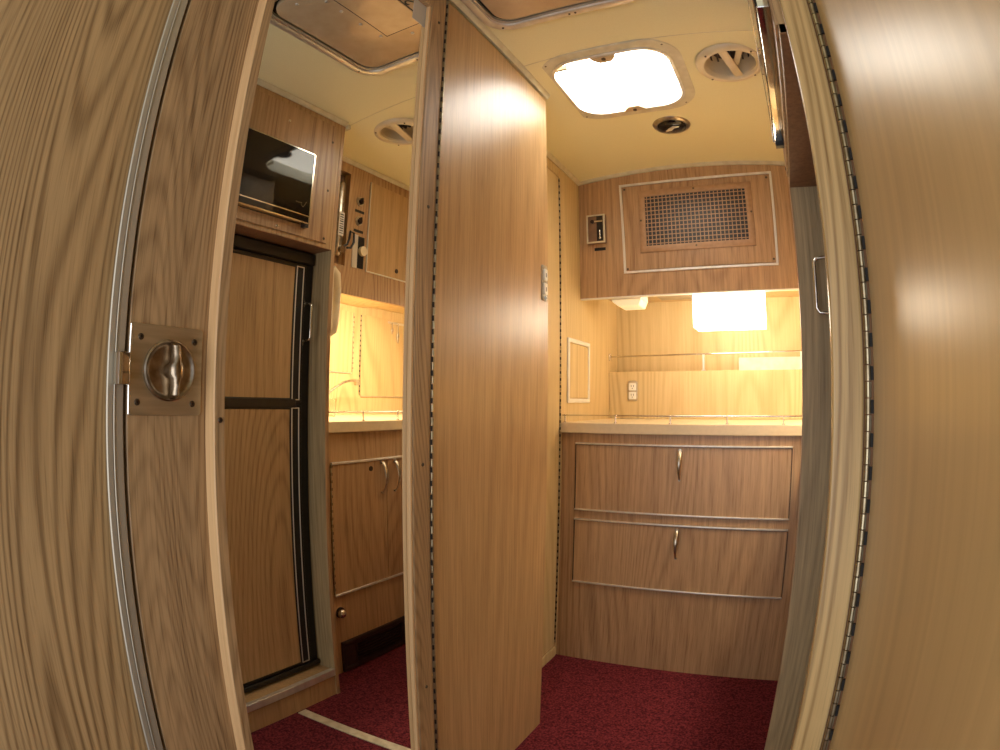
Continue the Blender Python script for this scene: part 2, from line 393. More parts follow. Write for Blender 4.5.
# tall cabinet left of the alcove
r = root('tall_cabinet', (-.785, 1.69, 0), 'tall narrow wooden cabinet set back behind the smooth panel', 'cabinet')
m = MB(); m.box(-.80, -.7735, 1.4445, 1.938, 0, ceil_z(-.79)-.001); m.build('body', 'wood_warm', r)
m = MB(); m.box(-.7735, -.7695, 1.4445, 1.9225, .045, 1.815, .0006); m.build('door', 'wood_alcove', r)
m = MB(); m.box(-.7735, -.770, 1.4445, 1.9285, 1.822, 1.858, .0006); m.build('top_rail', 'wood_alcove', r)
m = MB(); m.box(-.7735, -.767, 1.4445, 1.936, 0, .040, .002, 2); m.build('plinth', 'wood_alcove', r)
piano('piano_hinge', -.7690, 1.930, .06, 1.815, r, r=.0034, step=.0125, notch=(.001, -.0036))

# ceiling mouldings
def moulding(x, y0, y1, side, name, label):
    """side=+1: the wall is at -x of the moulding"""
    m = MB(); z = ceil_z(x)
    pts = [(x, z-.0125), (x+side*.0045, z-.0135), (x+side*.0095, z-.009), (x+side*.013, z-.003), (x+side*.014, z+.0005), (x, z+.0005)]
    m.prism(pts, 'y', y0, y1); o = m.build(name, 'mould', smooth=True)
    tag(o, label, 'moulding', None, 'structure'); return o
moulding(-.6118, .86, 1.447, 1, 'trim_3', 'cream ceiling moulding along the top of the smooth panel')
moulding(-.7698, 1.4445, 2.1445, 1, 'trim_4', 'cream ceiling moulding above the tall cabinet')
m = MB(); X = [-.7698+1.02*i/20 for i in range(21)]
m.prism([(x, ceil_z(x)-.0135) for x in X]+[(x, ceil_z(x)+.0005) for x in reversed(X)], 'y', 2.134, 2.1445)
tag(m.build('trim_5', 'mould', smooth=True), 'cream moulding arching over the back cabinet', 'moulding', None, 'structure')
moulding(.0498, .60, 1.246, -1, 'trim_6', 'cream ceiling moulding above the fridge cabinet')
moulding(.2198, 1.246, 2.134, -1, 'trim_7', 'cream ceiling moulding above the galley wall cabinet')
m = MB(); m.box(.0498-.014, .2198, 1.2465, 1.259, ceil_z(.13)-.0115, ceil_z(.13)+.004); tag(m.build('trim_8', 'mould'), 'short cream moulding on the back corner of the fridge cabinet', 'moulding', None, 'structure')

# ------------------------------------------------------------------ skylight, vent, lamp, fan unit
zs = ceil_z(SKY[0])
r = root('skylight', (SKY[0], SKY[1], zs), 'bright rounded square skylight in the cream ceiling', 'skylight')
m = MB(); oo = rrect(*SKY, .205, .203, .105, 10); ii = rrect(*SKY, .168, .166, .082, 10)
m.prism(oo, 'z', zs-.006, zs+.004, holes=ii, bev=.0018); fr = m.build('frame', 'mould', r, smooth=True)
m = MB(); i2 = rrect(*SKY, .176, .174, .090, 10); i3 = rrect(*SKY, .166, .164, .080, 10)
m.prism(i2, 'z', zs-.010, zs-.004, holes=i3, bev=.002); m.build('inner_lip', 'alu', fr, smooth=True)
m = MB(); m.prism(rrect(*SKY, .178, .176, .090, 10), 'z', zs+.004, zs+.052, holes=rrect(*SKY, .171, .169, .084, 10)); m.build('well', 'white_plastic', r, smooth=True)
m = MB(); m.prism(rrect(*SKY, .176, .174, .09, 10), 'z', zs+.040, zs+.046); m.build('dome_pane', 'sky_pane', r)
for sy, y in ((1, 1.306), (-1, 1.621)):
    m = MB(); m.prism([(-.382-.036, y-sy*.010), (-.382-.030, y+sy*.004), (-.382-.016, y+sy*.020), (-.382+.016, y+sy*.020), (-.382+.030, y+sy*.004), (-.382+.036, y-sy*.010)], 'z', zs-.013, zs-.005, bev=.001)
    k = m.build('latch', 'fan_metal', r)
    m = MB(); m.cyl((-.382, y, zs-.016), (-.382, y, zs-.012), .006, 14); m.build('latch_knob', 'screw', k, smooth=True)
m = MB(); m.box(-.535, -.50, 1.335, 1.343, zs-.002, zs+.012, .001); m.build('handle', 'hinge_brown', r)
for sx in (-1, 1):
    for sy in (-1, 1):
        for q in (.6,):
            px, py = SKY[0]+sx*.165, SKY[1]+sy*.168
            m = MB(); m.cyl((px, py, zs-.0066), (px, py, zs-.0045), .003, 8); m.build('screw', 'screw', fr)

zv = ceil_z(VENT[0])
r = root('ceiling_vent', (VENT[0], VENT[1], zv), 'round cream ceiling vent with a crossbar beside the skylight', 'vent')
m = MB(); m.lathe([(.070, .002), (.0725, -.006), (.077, -.011), (.084, -.012), (.093, -.009), (.098, -.003), (.099, .003), (.070, .003)], (*VENT, zv), seg=56, cap=False)
ring = m.build('ring', 'cream_plastic', r, smooth=True)
m = MB(); m.lathe([(.0705, .001), (.069, .030), (.050, .055), (.002, .056)], (*VENT, zv), seg=56, cap=False); m.build('bowl', 'cream_plastic', r, smooth=True)
m = MB()
for k in range(-3, 4):
    m.box(VENT[0]+k*.018-.0025, VENT[0]+k*.018+.0025, VENT[1]-.045, VENT[1]+.045, zv+.036, zv+.044)
m.cyl((*VENT, zv+.044), (*VENT, zv+.048), .05, 30)
m.build('fan_grille', 'dark_brown', r)
m = MB(); R_ = Matrix.Rotation(math.radians(-13), 3, 'Z')
m.box(VENT[0]-.0125, VENT[0]+.0125, VENT[1]-.0715, VENT[1]+.0715, zv-.006, zv-.001, .002, 2, rot=R_, piv=Vector((*VENT, zv))); m.build('crossbar', 'cream_plastic', r, smooth=True)
m = MB(); R_ = Matrix.Rotation(math.radians(-13), 3, 'Z')
m.box(VENT[0]+.012, VENT[0]+.030, VENT[1]-.068, VENT[1]+.030, zv+.012, zv+.016, .001, rot=Matrix.Rotation(math.radians(14), 3, 'Z'), piv=Vector((*VENT, zv))); m.build('damper_blade', 'cream_plastic', r)
for k in range(4):
    a = PI/4+k*PI/2; m = MB(); px, py = VENT[0]+.088*math.cos(a), VENT[1]+.088*math.sin(a)
    m.cyl((px, py, zv-.0125), (px, py, zv-.0095), .003, 8); m.build('screw', 'screw', ring)

LC = (-.297, 1.785); zl = ceil_z(LC[0])
r = root('eyeball_lamp', (*LC, zl), 'small dark round eyeball lamp in the ceiling behind the skylight', 'ceiling lamp')
m = MB(); m.lathe([(.047, -.002), (.050, -.008), (.056, -.009), (.063, -.005), (.066, .001), (.047, .001)], (*LC, zl), seg=48, cap=False); m.build('bezel', 'chrome_dull', r, smooth=True)
m = MB(); m.lathe([(.0505, -.004), (.046, -.010), (.034, -.015), (.016, -.0175), (.002, -.018)], (*LC, zl), seg=48, cap=False); m.build('lens', 'black_gloss', r, smooth=True)
m = MB(); m.tube([(LC[0]-.022, LC[1]+.012, zl-.017), (LC[0]-.004, LC[1]-.004, zl-.0185), (LC[0]+.008, LC[1]-.016, zl-.0178), (LC[0]+.026, LC[1]-.010, zl-.0155)], .004, 8, rs=[.003, .007, .006, .002]); m.build('aperture', 'alu', r, smooth=True)

zf = ceil_z(FAN[0])-.003
r = root('ceiling_fan_unit', (FAN[0], FAN[1], zf), 'beige metal ceiling fan cover with a hatch and a rounded rim', 'ceiling fan')
m = MB(); m.prism(rrect(FAN[0], FAN[1], .203, .228, .07, 8), 'z', zf-.014, zf+.006, holes=rrect(FAN[0], FAN[1], .180, .205, .050, 8), bev=.005); rim = m.build('rim', 'alu', r, smooth=True)
m = MB(); m.prism(rrect(FAN[0], FAN[1], .183, .208, .052, 8), 'z', zf-.008, zf-.002, holes=rrect(FAN[0], FAN[1], .174, .199, .046, 8), bev=.0015); m.build('rim_bead', 'alu_trim', rim, smooth=True)
m = MB(); m.prism(rrect(FAN[0], FAN[1], .176, .201, .046, 8), 'z', zf+.002, zf+.01, holes=rrect(FAN[0], FAN[1], .15, .17, .03, 8)); m.build('shadow_gap', 'black', r)
m = MB(); m.prism(rrect(FAN[0], FAN[1], .165, .190, .045, 8), 'z', zf-.012, zf+.010, bev=.006); cov = m.build('cover', 'fan_metal', r, smooth=True)
m = MB(); m.frame('z', zf-.0135, zf-.011, -.50, -.378, .66, .944, .0025); m.build('hatch_gap', 'black', cov)
m = MB(); m.box(-.497, -.381, .663, .941, zf-.0150, zf-.0115, .001); m.build('hatch', 'fan_metal', cov)
for (px, py) in ((-.360, .70), (-.360, .74), (-.360, .792), (-.360, .862), (-.366, .934), (-.30, .70), (-.44, .97)):
    m = MB(); m.sph((px, py, zf-.0125), .005, (1, 1, .5), 12); m.build('rivet', 'alu', cov, smooth=True)
for (px, py) in ((-.56, 1.065), (-.39, 1.077), (-.375, 1.077), (-.205, 1.03)):
    m = MB(); m.cyl((px, py, zf-.0150), (px, py, zf-.011), .003, 8); m.build('screw', 'black', rim)
cu = bpy.data.curves.new('letter', 'FONT'); cu.body = 'S'; cu.size = .05; cu.align_x = 'CENTER'; cu.align_y = 'CENTER'; cu.extrude = .0003
to = bpy.data.objects.new('letter', cu); COL.objects.link(to); to.rotation_euler = (PI, 0, PI/2); to.location = (0, 0, 0)
bpy.context.view_layer.update()
me = bpy.data.meshes.new_from_object(to.evaluated_get(bpy.context.evaluated_depsgraph_get())); me.transform(to.matrix_world)
bpy.data.objects.remove(to)
lt = MB(); lt.bm.from_mesh(me); bmesh.ops.translate(lt.bm, verts=lt.bm.verts, vec=(-.520, .860, zf-.0125)); lt.build('lettering', 'black', cov)

# ------------------------------------------------------------------ back drawer cabinet
def pull(parent, p, out, length, name='pull', w=.0075):
    """bow pull, broad above and tapering below; out = outward unit vector"""
    p = Vector(p); out = Vector(out); n = 12; m = MB()
    side = Vector((0, 0, 1)).cross(out)
    pts = []; rs = []
    for i in range(n+1):
        t_ = i/n; z = -length*t_
        o_ = .004+.024*math.sin(PI*min(1, t_*1.02))**.7
        pts.append(p+out*o_+Vector((0, 0, z))); rs.append(w*(.55+.75*math.sin(PI*min(1, (t_+.12)*.9))**1.0)*(1-.62*t_))
    m.tube(pts, w, 12, rs=rs, up=side, flat=.5)
    m.cyl(p+Vector((0, 0, -.004)), p+out*.010+Vector((0, 0, -.004)), w*.9, 12)
    m.cyl(p+Vector((0, 0, -length+.004)), p+out*.008+Vector((0, 0, -length+.004)), w*.5, 12)
    return m.build(name, 'chrome_dull', parent, smooth=True)
YD = 1.950
r = root('drawer_cabinet', (-.31, 2.2, 0), 'wooden base cabinet with two wide drawers under the back counter', 'cabinet')
m = MB(); m.box(-.7695, .128, YD, 2.50, 0, .8635); m.build('body', 'wood', r)
for (z0, z1, pz) in ((.590, .826, .815), (.317, .552, .541)):
    m = MB(); m.box(-.7125, .0430, YD-.0035, YD-.0004, z0+.0015, z1-.0015, .0006); d = m.build('drawer', 'wood', r)
    for zt in (z1+.0008, z0-.0008):
        m = MB(); m.box(-.7150, .0455, YD-.0085, YD-.0002, zt-.003, zt+.003, .0012, 2); m.build('drawer_trim', 'alu', d, smooth=True)
    m = MB(); m.box(-.7150, -.7128, YD-.0055, YD-.0003, z0, z1); m.box(.0432, .0450, YD-.0055, YD-.0003, z0, z1); m.box(-.7127, .0431, YD-.0040, YD-.0003, z1-.004, z1-.0015)
    m.build('drawer_edge', 'dark_brown', d)
    pull(d, (-.337, YD-.0035, pz), (0, -1, 0), .108)
# countertop, one L-shaped piece
m = MB(); m.prism([(-.7695, 1.935), (.130, 1.935), (.130, 1.2465), (.7495, 1.2465), (.7495, 2.6595), (-.7695, 2.6595)], 'z', .8637, .9, bev=.0025)
o = m.build('countertop', 'cream'); tag(o, 'cream L-shaped countertop over the drawers and the sink cabinet', 'countertop')
# gallery rails
def post_rail(name, p0, p1, posts, zt, zb, label, grp=None):
    p0, p1 = Vector(p0), Vector(p1)
    r = root(name, (posts[0][0], posts[0][1], zb), label, 'rail', grp)
    m = MB(); m.cyl(p0, p1, .0026, 10); m.build('rod', 'chrome', r, smooth=True)
    for q in posts:
        m = MB(); m.cyl((q[0], q[1], zb), (q[0], q[1], zt), .0026, 10); m.cyl((q[0], q[1], zb), (q[0], q[1], zb+.003), .006, 12); m.sph((q[0], q[1], zt), .004, seg=10)
        m.build('post', 'chrome', r, smooth=True)
    return r
post_rail('gallery_rail', (-.766, 1.944, .9265), (.13, 1.944, .9275), [(x, 1.944) for x in (-.756, -.567, -.373, -.178, .013)], .927, .9005, 'thin chrome rail on short posts along the front edge of the back counter')
post_rail('gallery_rail', (.141, 1.275, .931), (.141, 1.942, .931), [(.141, y) for y in (1.30, 1.50, 1.69, 1.88)], .931, .9005, 'thin chrome rail along the sink counter edge seen in the mirror')
# backsplash ledge
m = MB(); m.box(-.7695, .7495, 2.53, 2.6595, .9005, 1.109, .001); o = m.build('backsplash_ledge', 'wood_alcove')
tag(o, 'wooden backsplash box with a ledge on top behind the back counter', 'ledge')
r = root('ledge_rail', (-.335, 2.534, 1.1095), 'chrome rail standing on the wooden ledge below the lamp', 'rail')
m = MB(); m.cyl((-.7695, 2.536, 1.178), (.45, 2.536, 1.190), .004, 12); m.build('rod', 'chrome', r, smooth=True)
m = MB(); m.box(-.7698, -.766, 2.526, 2.546, 1.160, 1.192, .001); m.build('end_bracket', 'chrome', r)
for x in (-.337, .097):
    m = MB(); zt = 1.178+.012*(x+.77)/1.22; m.box(x-.005, x+.005, 2.533, 2.539, 1.1095, zt, .001); m.box(x-.010, x+.010, 2.531, 2.545, 1.1093, 1.113, .001); m.build('post', 'alu', r)
# outlet
r = root('wall_outlet', (-.659, 2.529, .975), 'white double power outlet on the wooden backsplash', 'power outlet')
m = MB(); m.prism(rrect(-.659, 1.023, .0235, .046, .012, 5), 'y', 2.526, 2.5305, bev=.001); m.build('cover_plate', 'plate', r, smooth=True)
for z in (1.042, 1.003):
    m = MB(); m.prism(rrect(-.659, z, .017, .0165, .004, 4), 'y', 2.5235, 2.5275, bev=.001); s = m.build('socket', 'white_plastic', r, smooth=True)
    m = MB()
    for dx in (-.005, .005): m.box(-.659+dx-.001, -.659+dx+.001, 2.5230, 2.5238, z-.001, z+.008)
    m.cyl((-.659, 2.5238, z-.007), (-.659, 2.5230, z-.007), .002, 10); m.build('slots', 'black', s)
# white boxy object on the ledge
m = MB(); m.box(-.185, .13, 2.60, 2.652, 1.1095, 1.168, .002)
tag(m.build('storage_box', 'paper'), 'low white box lying on the ledge right of the rail post', 'box')
# access panel on the left alcove wall
r = root('access_hatch', (-.768, 2.12, .97), 'small aluminium-framed hatch on the left alcove wall', 'hatch')
m = MB(); m.frame('x', -.7698, -.7635, 1.996, 2.243, .970, 1.212, .016, bev=.0015); m.build('frame', 'white_plastic', r, smooth=True)
m = MB(); m.box(-.7698, -.7665, 2.015, 2.224, .989, 1.193, .0006); m.build('hatch_panel', 'wood_alcove', r)

# upper back cabinet
YU = 2.145
r = root('upper_cabinet', (-.3, 2.4, 1.381), 'wooden upper cabinet spanning the alcove with a framed grille panel', 'cabinet')
X = [-.7695+1.02*i/20 for i in range(21)]
m = MB(); m.prism([(-.7695, 1.381), (.2505, 1.381)]+[(x, ceil_z(x)-.0008) for x in reversed(X)], 'y', YU, YU+.018); m.build('fascia', 'wood', r)
m = MB(); m.prism([(-.7695, 1.440), (.7495, 1.440), (.7495, 1.66)]+[(x, ceil_z(x)-.0008) for x in reversed(X)], 'y', YU+.0185, 2.6595); m.build('body', 'wood_alcove', r)
m = MB(); m.box(-.7690, .2495, YU-.0006, YU+.022, 1.3765, 1.3808); m.build('lit_edge', 'white_plastic', r)  # white strip added so the fascia's underside reads as brightly lit
m = MB(); m.box(-.58, .005, YU-.003, YU-.0003, 1.480, 1.826, .0006); pn = m.build('access_panel', 'wood', r)
m = MB(); m.prism([(-.586, 1.468), (.014, 1.468), (.020, 1.837), (-.594, 1.837)], 'y', YU-.0075, YU-.0002,
                  holes=[(-.577, 1.477), (.005, 1.477), (.011, 1.828), (-.585, 1.828)], bev=.001); m.build('panel_trim', 'alu', pn)
for p in ((-.573, 1.816), (-.002, 1.814), (-.003, 1.493), (-.571, 1.486)):
    m = MB(); m.cyl((p[0], YU-.0042, p[1]), (p[0], YU-.0025, p[1]), .0042, 12, .005); m.build('screw', 'screw', pn)
m = MB(); m.frame('y', YU-.0078, YU-.0028, -.5175, -.0655, 1.546, 1.801, .026, bev=.0012); gp = m.build('grille_plate', 'grille', r, smooth=True)
for p in ((-.292, 1.790), (-.509, 1.676), (-.074, 1.678), (-.295, 1.560)):
    m = MB(); m.cyl((p[0], YU-.0098, p[1]), (p[0], YU-.0075, p[1]), .0042, 12, .0032); m.build('screw', 'screw', gp)
m = MB(); m.box(-.491, -.092, YU-.0033, YU-.0026, 1.5725, 1.7745); m.build('grille_dark', 'black', r)
m = MB()
for i in range(25):
    x = -.4885+.0158*i+.0056; m.box(x-.0016, x+.0016, YU-.0078, YU-.0050, 1.5725, 1.7745)
for i in range(12):
    z = 1.5725+.0168*i+.0072; m.box(-.491, -.092, YU-.0052, YU-.0034, z-.0016, z+.0016)
m.build('grille', 'grille', r)

# thermostat
r = root('thermostat', (-.692, YU-.014, 1.598), 'small brown wall thermostat left of the grille', 'thermostat')
m = MB(); m.box(-.7315, -.6545, YU-.020, YU-.0004, 1.598, 1.717, .002, 2); m.build('case', 'brown_steel', r)
m = MB(); m.frame('y', YU-.0235, YU-.019, -.7315, -.6545, 1.598, 1.717, .006, bev=.001); m.build('bezel', 'mould', r)
m = MB(); m.box(-.689, -.664, YU-.0215, YU-.0195, 1.606, 1.710); m.build('scale_window', 'black', r)
m = MB(); m.box(-.705, -.664, YU-.0245, YU-.021, 1.684, 1.691, .001); m.build('pointer', 'chrome', r)
m = MB(); m.cyl((-.706, YU-.026, 1.6875), (-.706, YU-.019, 1.6875), .008, 16); m.build('lever_knob', 'dark_brown', r, smooth=True)
m = MB(); m.tube([(-.676, YU-.022, 1.612), (-.676, YU-.022, 1.650)], .003, 10); m.sph((-.676, YU-.022, 1.618), .0055, (1, .5, 1), 12); m.build('thermometer', 'chrome', r, smooth=True)
m = MB(); m.box(-.7065, -.6600, YU-.0016, YU-.0004, 1.571, 1.583)
lb = m.build('label_strip', 'black'); tag(lb, 'tiny black embossed label under the thermostat', 'label')

# lamps under the upper cabinet
r = root('under_cabinet_lamp', (-.187, 2.25, 1.44), 'large glowing white box lamp under the upper cabinet', 'lamp')
m = MB(); m.box(-.333, -.046, 2.193, 2.352, 1.425, 1.4398, .001); m.build('base_plate', 'alu', r)
m = MB(); m.prism([(2.196, 1.4247), (2.199, 1.264), (2.206, 1.2575), (2.338, 1.2575), (2.345, 1.264), (2.348, 1.4247)], 'x', -.330, -.050, bev=.004); m.build('diffuser', 'lamp_on', r, smooth=True)
r = root('small_ceiling_box', (-.585, 2.25, 1.381), 'small flat cream light fixture under the upper cabinet near the corner', 'light fixture')
m = MB(); m.box(-.665, -.540, 2.22, 2.34, 1.382, 1.4398, .002); m.build('base', 'white_plastic', r)
m = MB(); m.prism([(-.664, 1.3818), (-.660, 1.374), (-.636, 1.356), (-.552, 1.356), (-.541, 1.3818)], 'y', 2.222, 2.338, bev=.002); m.build('cover', 'dim_diffuser', r, smooth=True)
r = root('cabinet_catch_plate', (-.44, 2.5, 1.44), 'flat grey metal plate under the cabinet between the two fixtures', 'plate')
m = MB(); m.box(-.53, -.355, 2.42, 2.58, 1.433, 1.4398, .001); m.build('plate', 'alu_trim', r)
m = MB(); m.cyl((-.385, 2.44, 1.424), (-.385, 2.44, 1.434), .006, 12); m.build('knob', 'chrome', r, smooth=True)

# ------------------------------------------------------------------ fridge cabinet (right)
XF = .049; YJ = 1.232
r = root('fridge_cabinet', (.4, .95, 0), 'tall wooden cabinet around the refrigerator and microwave', 'cabinet')
m = MB(); m.box(XF+.0006, .7495, YJ, 1.246, 0, ceil_z(.1)-.002); jm = m.build('side_panel', 'wood_grey', r); tag(jm, 'greyish jamb board')
m = MB(); m.box(XF-.0008, XF+.0006, YJ-.0002, 1.2462, 0, ceil_z(.06)-.001); m.build('edge_band', 'wood', jm)
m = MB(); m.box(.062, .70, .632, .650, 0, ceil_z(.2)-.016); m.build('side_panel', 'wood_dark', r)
m = MB(); m.prism([(.651, 1.431), (YJ-.0005, 1.431), (YJ-.0005, ceil_z(.06)-.001), (.651, ceil_z(.06)-.001)], 'x', XF, XF+.018, holes=[(.6535, 1.4785), (1.1135, 1.4785), (1.1135, 1.708), (.6535, 1.708)]); m.build('upper_face', 'wood_warm', r)
m = MB(); m.prism([(.6515, 1.4445), (1.2035, 1.4445), (1.2035, 1.842), (.6515, 1.842)], 'x', XF-.0045, XF-.0003, holes=[(.6535, 1.4785), (1.1135, 1.4785), (1.1135, 1.708), (.6535, 1.708)]); fp = m.build('face_panel', 'wood', r)
for y, z in ((1.006, 1.790), (1.193, 1.783), (1.193, 1.615), (1.192, 1.458), (1.006, 1.456), (.80, 1.79)):
    m = MB(); m.cyl((XF-.0042, y, z), (XF-.0058, y, z), .0045, 12, .0034); m.build('screw', 'screw' if y > 1.1 else 'chrome', fp)
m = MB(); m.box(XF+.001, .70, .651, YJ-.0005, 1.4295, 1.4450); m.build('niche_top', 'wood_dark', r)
m = MB(); m.box(XF+.004, .70, .651, YJ-.0005, 0, .0905); m.build('plinth', 'wood_warm', r)
m = MB(); m.box(XF-.001, XF+.016, .651, YJ, .0905, .0985, .0015); m.box(XF-.002, XF+.002, .651, YJ, .074, .0985, .001); m.build('plinth_trim', 'alu', r, smooth=True)
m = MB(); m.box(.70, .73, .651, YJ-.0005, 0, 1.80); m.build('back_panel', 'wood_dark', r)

# refrigerator
XD = .120
r = root('refrigerator', (.40, .92, .0995), 'built-in refrigerator with two wood-fronted doors in a black frame', 'refrigerator')
m = MB(); m.box(XD+.035, .66, .66, 1.225, .0995, 1.4285); m.build('body', 'black', r)
m = MB(); m.box(XD+.006, XD+.036, .655, 1.2305, .0995, 1.4285, .002); m.build('front_frame', 'black', r)
m = MB(); m.box(XD-.004, XD+.006, .66, 1.228, 1.388, 1.424, .003, 2); m.build('top_vent_bar', 'black', r)
for nm, z0, z1 in (('freezer_door', .962, 1.384), ('lower_door', .118, .954)):
    m = MB(); m.box(XD-.002, XD+.0055, .665, 1.196, z0-.0, z1, .002); d = m.build('door', 'black', r)
    m = MB(); m.box(XD-.0035, XD-.0018, .675, 1.146, z0+.012, z1-.014); m.build('wood_insert', 'wood_warm', d)
    m = MB()
    for y in (1.156, 1.1835): m.box(XD-.0045, XD-.0015, y-.0016, y+.0016, z0+.006, z1-.008, .0006)
    m.box(XD-.0045, XD-.0015, 1.1576, 1.182, z0+.006, z0+.009); m.box(XD-.0045, XD-.0015, 1.1576, 1.182, z1-.011, z1-.008)
    m.build('chrome_strip', 'alu', d)
m = MB(); m.box(XD-.006, XD+.0055, .665, 1.170, .945, .972, .002); m.build('divider_bar', 'black', r)
m = MB(); m.box(XD-.008, XD+.006, .66, 1.228, .0995, .116, .002); m.build('toe_bar', 'black', r)
m = MB(); hx, hy = .082, 1.192
m.tube([(XD+.006, hy, 1.262), (XD-.016, hy, 1.262), (hx+.006, hy, 1.260), (hx, hy, 1.252), (hx, hy, 1.17), (hx, hy, 1.158), (hx+.006, hy, 1.150), (XD-.016, hy, 1.148), (XD+.006, hy, 1.148)], .0038, 10)
m.build('handle', 'chrome', r, smooth=True)
for z in (1.265, 1.145):
    m = MB(); m.box(XD+.0, XD+.0065, hy-.008, hy+.008, z-.011, z+.011, .002); m.build('handle_mount', 'chrome', r)

# microwave
r = root('microwave', (.25, .86, 1.478), 'black glass-front microwave oven set into the fridge cabinet', 'microwave')
m = MB(); m.box(.0470, .40, .660, 1.108, 1.484, 1.7); m.build('body', 'black', r)
m = MB(); m.box(.026, .0465, .655, 1.113, 1.4795, 1.707, .0025, 2); dr = m.build('door', 'chrome', r, smooth=True)
m = MB(); m.box(.0242, .0268, .6505, 1.1105, 1.484, 1.7045, .0006); m.build('glass', 'black_gloss', dr)
m = MB(); m.box(.0232, .0248, .6505, 1.1105, 1.501, 1.5045, .0004); m.box(.0234, .0248, 1.106, 1.1105, 1.484, 1.7045, .0004); m.box(.0234, .0248, .6505, 1.1105, 1.701, 1.7045, .0004); m.build('glass_trim', 'chrome', dr)
m = MB(); m.box(.0275, .045, 1.095, 1.112, 1.470, 1.4805, .001); m.build('latch', 'black', dr)
m = MB()
for i, (dy, w_) in enumerate(((0, .002), (.005, .002), (.010, .002), (.015, .002), (.020, .002))):
    m.box(.0236, .0243, 1.052+dy-w_/2, 1.052+dy+w_/2, 1.536, 1.5385)
m.tube([(.0240, 1.073, 1.532), (.0240, 1.080, 1.526), (.0240, 1.088, 1.538), (.0240, 1.092, 1.545)], .0008, 6)
m.build('maker_mark', 'screw', dr)

# ------------------------------------------------------------------ galley base cabinet
XG = .150
r = root('sink_cabinet', (.45, 1.6, 0), 'wooden sink cabinet with two doors seen in the mirror', 'cabinet')
m = MB(); m.box(XG, .7495, 1.2465, 1.949, 0, .8635); m.build('body', 'wood', r)
for (y0, y1, py) in ((1.352, 1.634, 1.604), (1.636, 1.928, 1.676)):
    m = MB(); m.box(XG-.0035, XG-.0004, y0, y1, .308, .757, .0006); d = m.build('door', 'wood', r)
    for zt in (.757, .300):
        m = MB(); m.box(XG-.0085, XG-.0002, y0-.002, y1+.001, zt, zt+.008, .001); m.build('door_trim', 'alu', d)
    pull(d, (XG-.0035, py, .752), (-1, 0, 0), .118)
m = MB(); m.cyl((XG-.0065, 1.546, .730), (XG-.003, 1.546, .730), .009, 16); m.build('door_lock', 'dark_brown', r, smooth=True)
piano('piano_hinge', XG-.0035, 1.349, .308, .757, r, r=.003, step=.0125)
m = MB(); m.cyl((XG-.004, 1.372, .236), (XG-.0002, 1.372, .236), .020, 24, mi=1); m.sph((XG-.014, 1.368, .236), .0165, (.9, 1, 1), 18)
m.build('drain_knob', [M['chrome'], M['dark_brown']], r, smooth=True)
m = MB(); m.frame('x', XG-.012, XG-.0002, 1.365, 1.76, .004, .122, .016, bev=.002); hv = m.build('heater_vent_frame', 'dark_brown', r)
m = MB(); m.box(XG-.006, XG-.0002, 1.381, 1.744, .020, .106); m.build('heater_vent_back', 'black', hv)
m = MB()
for i in range(7): m.box(XG-.0115, XG-.005, 1.445, 1.685, .026+i*.0115, .029+i*.0115)
m.box(XG-.0105, XG-.005, 1.383, 1.43, .022, .104); m.box(XG-.0105, XG-.005, 1.70, 1.742, .022, .104)
m.frame('x', XG-.0118, XG-.005, 1.432, 1.698, .020, .106, .004)
m.build('heater_vent_louvers', 'dark_brown', hv)

# galley wall cabinet
XU = .22
r = root('galley_wall_cabinet', (.45, 1.7, 1.347), 'wooden wall cabinet above the sink with dials and a hinged door', 'cabinet')
def galley_seg(m, x0, y0, y1, zb):
    xs_ = [x0+(.7495-x0)*k/12 for k in range(13)]
    m.prism([(x0, zb), (.7495, zb)]+[(x, ceil_z(x)-.001) for x in reversed(xs_)], 'y', y0, y1)
m = MB(); galley_seg(m, XU+.018, 1.2465, 1.395, 1.43); galley_seg(m, XU+.040, 1.395, 1.463, 1.43); galley_seg(m, XU+.018, 1.463, 2.133, 1.43)
m.build('body', 'wood_alcove', r)
m = MB(); zt = ceil_z(XU+.018)-.001
m.box(XU, XU+.018, 1.2465, 1.395, 1.347, zt); m.box(XU, XU+.018, 1.463, 2.133, 1.347, zt); m.box(XU, XU+.018, 1.395, 1.463, 1.347, 1.448); m.box(XU, XU+.018, 1.395, 1.463, 1.802, zt)
m.build('fascia', 'wood', r)
m = MB(); m.box(XU+.032, XU+.0398, 1.3955, 1.4625, 1.4485, 1.8015); m.build('niche_back', 'brown_steel', r)
m = MB(); m.box(XU-.0035, XU-.0003, 1.578, 1.90, 1.450, 1.803, .0006); d = m.build('door', 'wood_warm', r)
m = MB(); m.box(XU-.0065, XU-.0002, 1.572, 1.577, 1.446, 1.803, .001); m.box(XU-.0065, XU-.0002, 1.572, 1.90, 1.4455, 1.4500, .001); m.build('door_trim', 'alu', d)
m = MB(); m.cyl((XU-.0065, 1.750, 1.480), (XU-.003, 1.750, 1.480), .009, 16); m.build('door_lock', 'dark_brown', d, smooth=True)
pull(d, (XU-.0035, 1.822, 1.575), (-1, 0, 0), .11)
for z in (1.707, 1.630):
    m = MB(); m.cyl((XU-.0035, 1.522, z), (XU-.0003, 1.522, z), .0185, 28); m.build('dial_plate', 'plate', r, smooth=True)
    m = MB(); m.cyl((XU-.014, 1.522, z), (XU-.0035, 1.522, z), .0085, 16); m.box(XU-.019, XU-.004, 1.5205-.002, 1.5235+.001, z-.012, z+.012, .001); m.build('dial', 'dark_brown', r, smooth=True)
    m = MB(); m.box(XU-.0014, XU-.0003, 1.499, 1.549, z-.044, z-.034); m.build('dial_label', 'black', r)
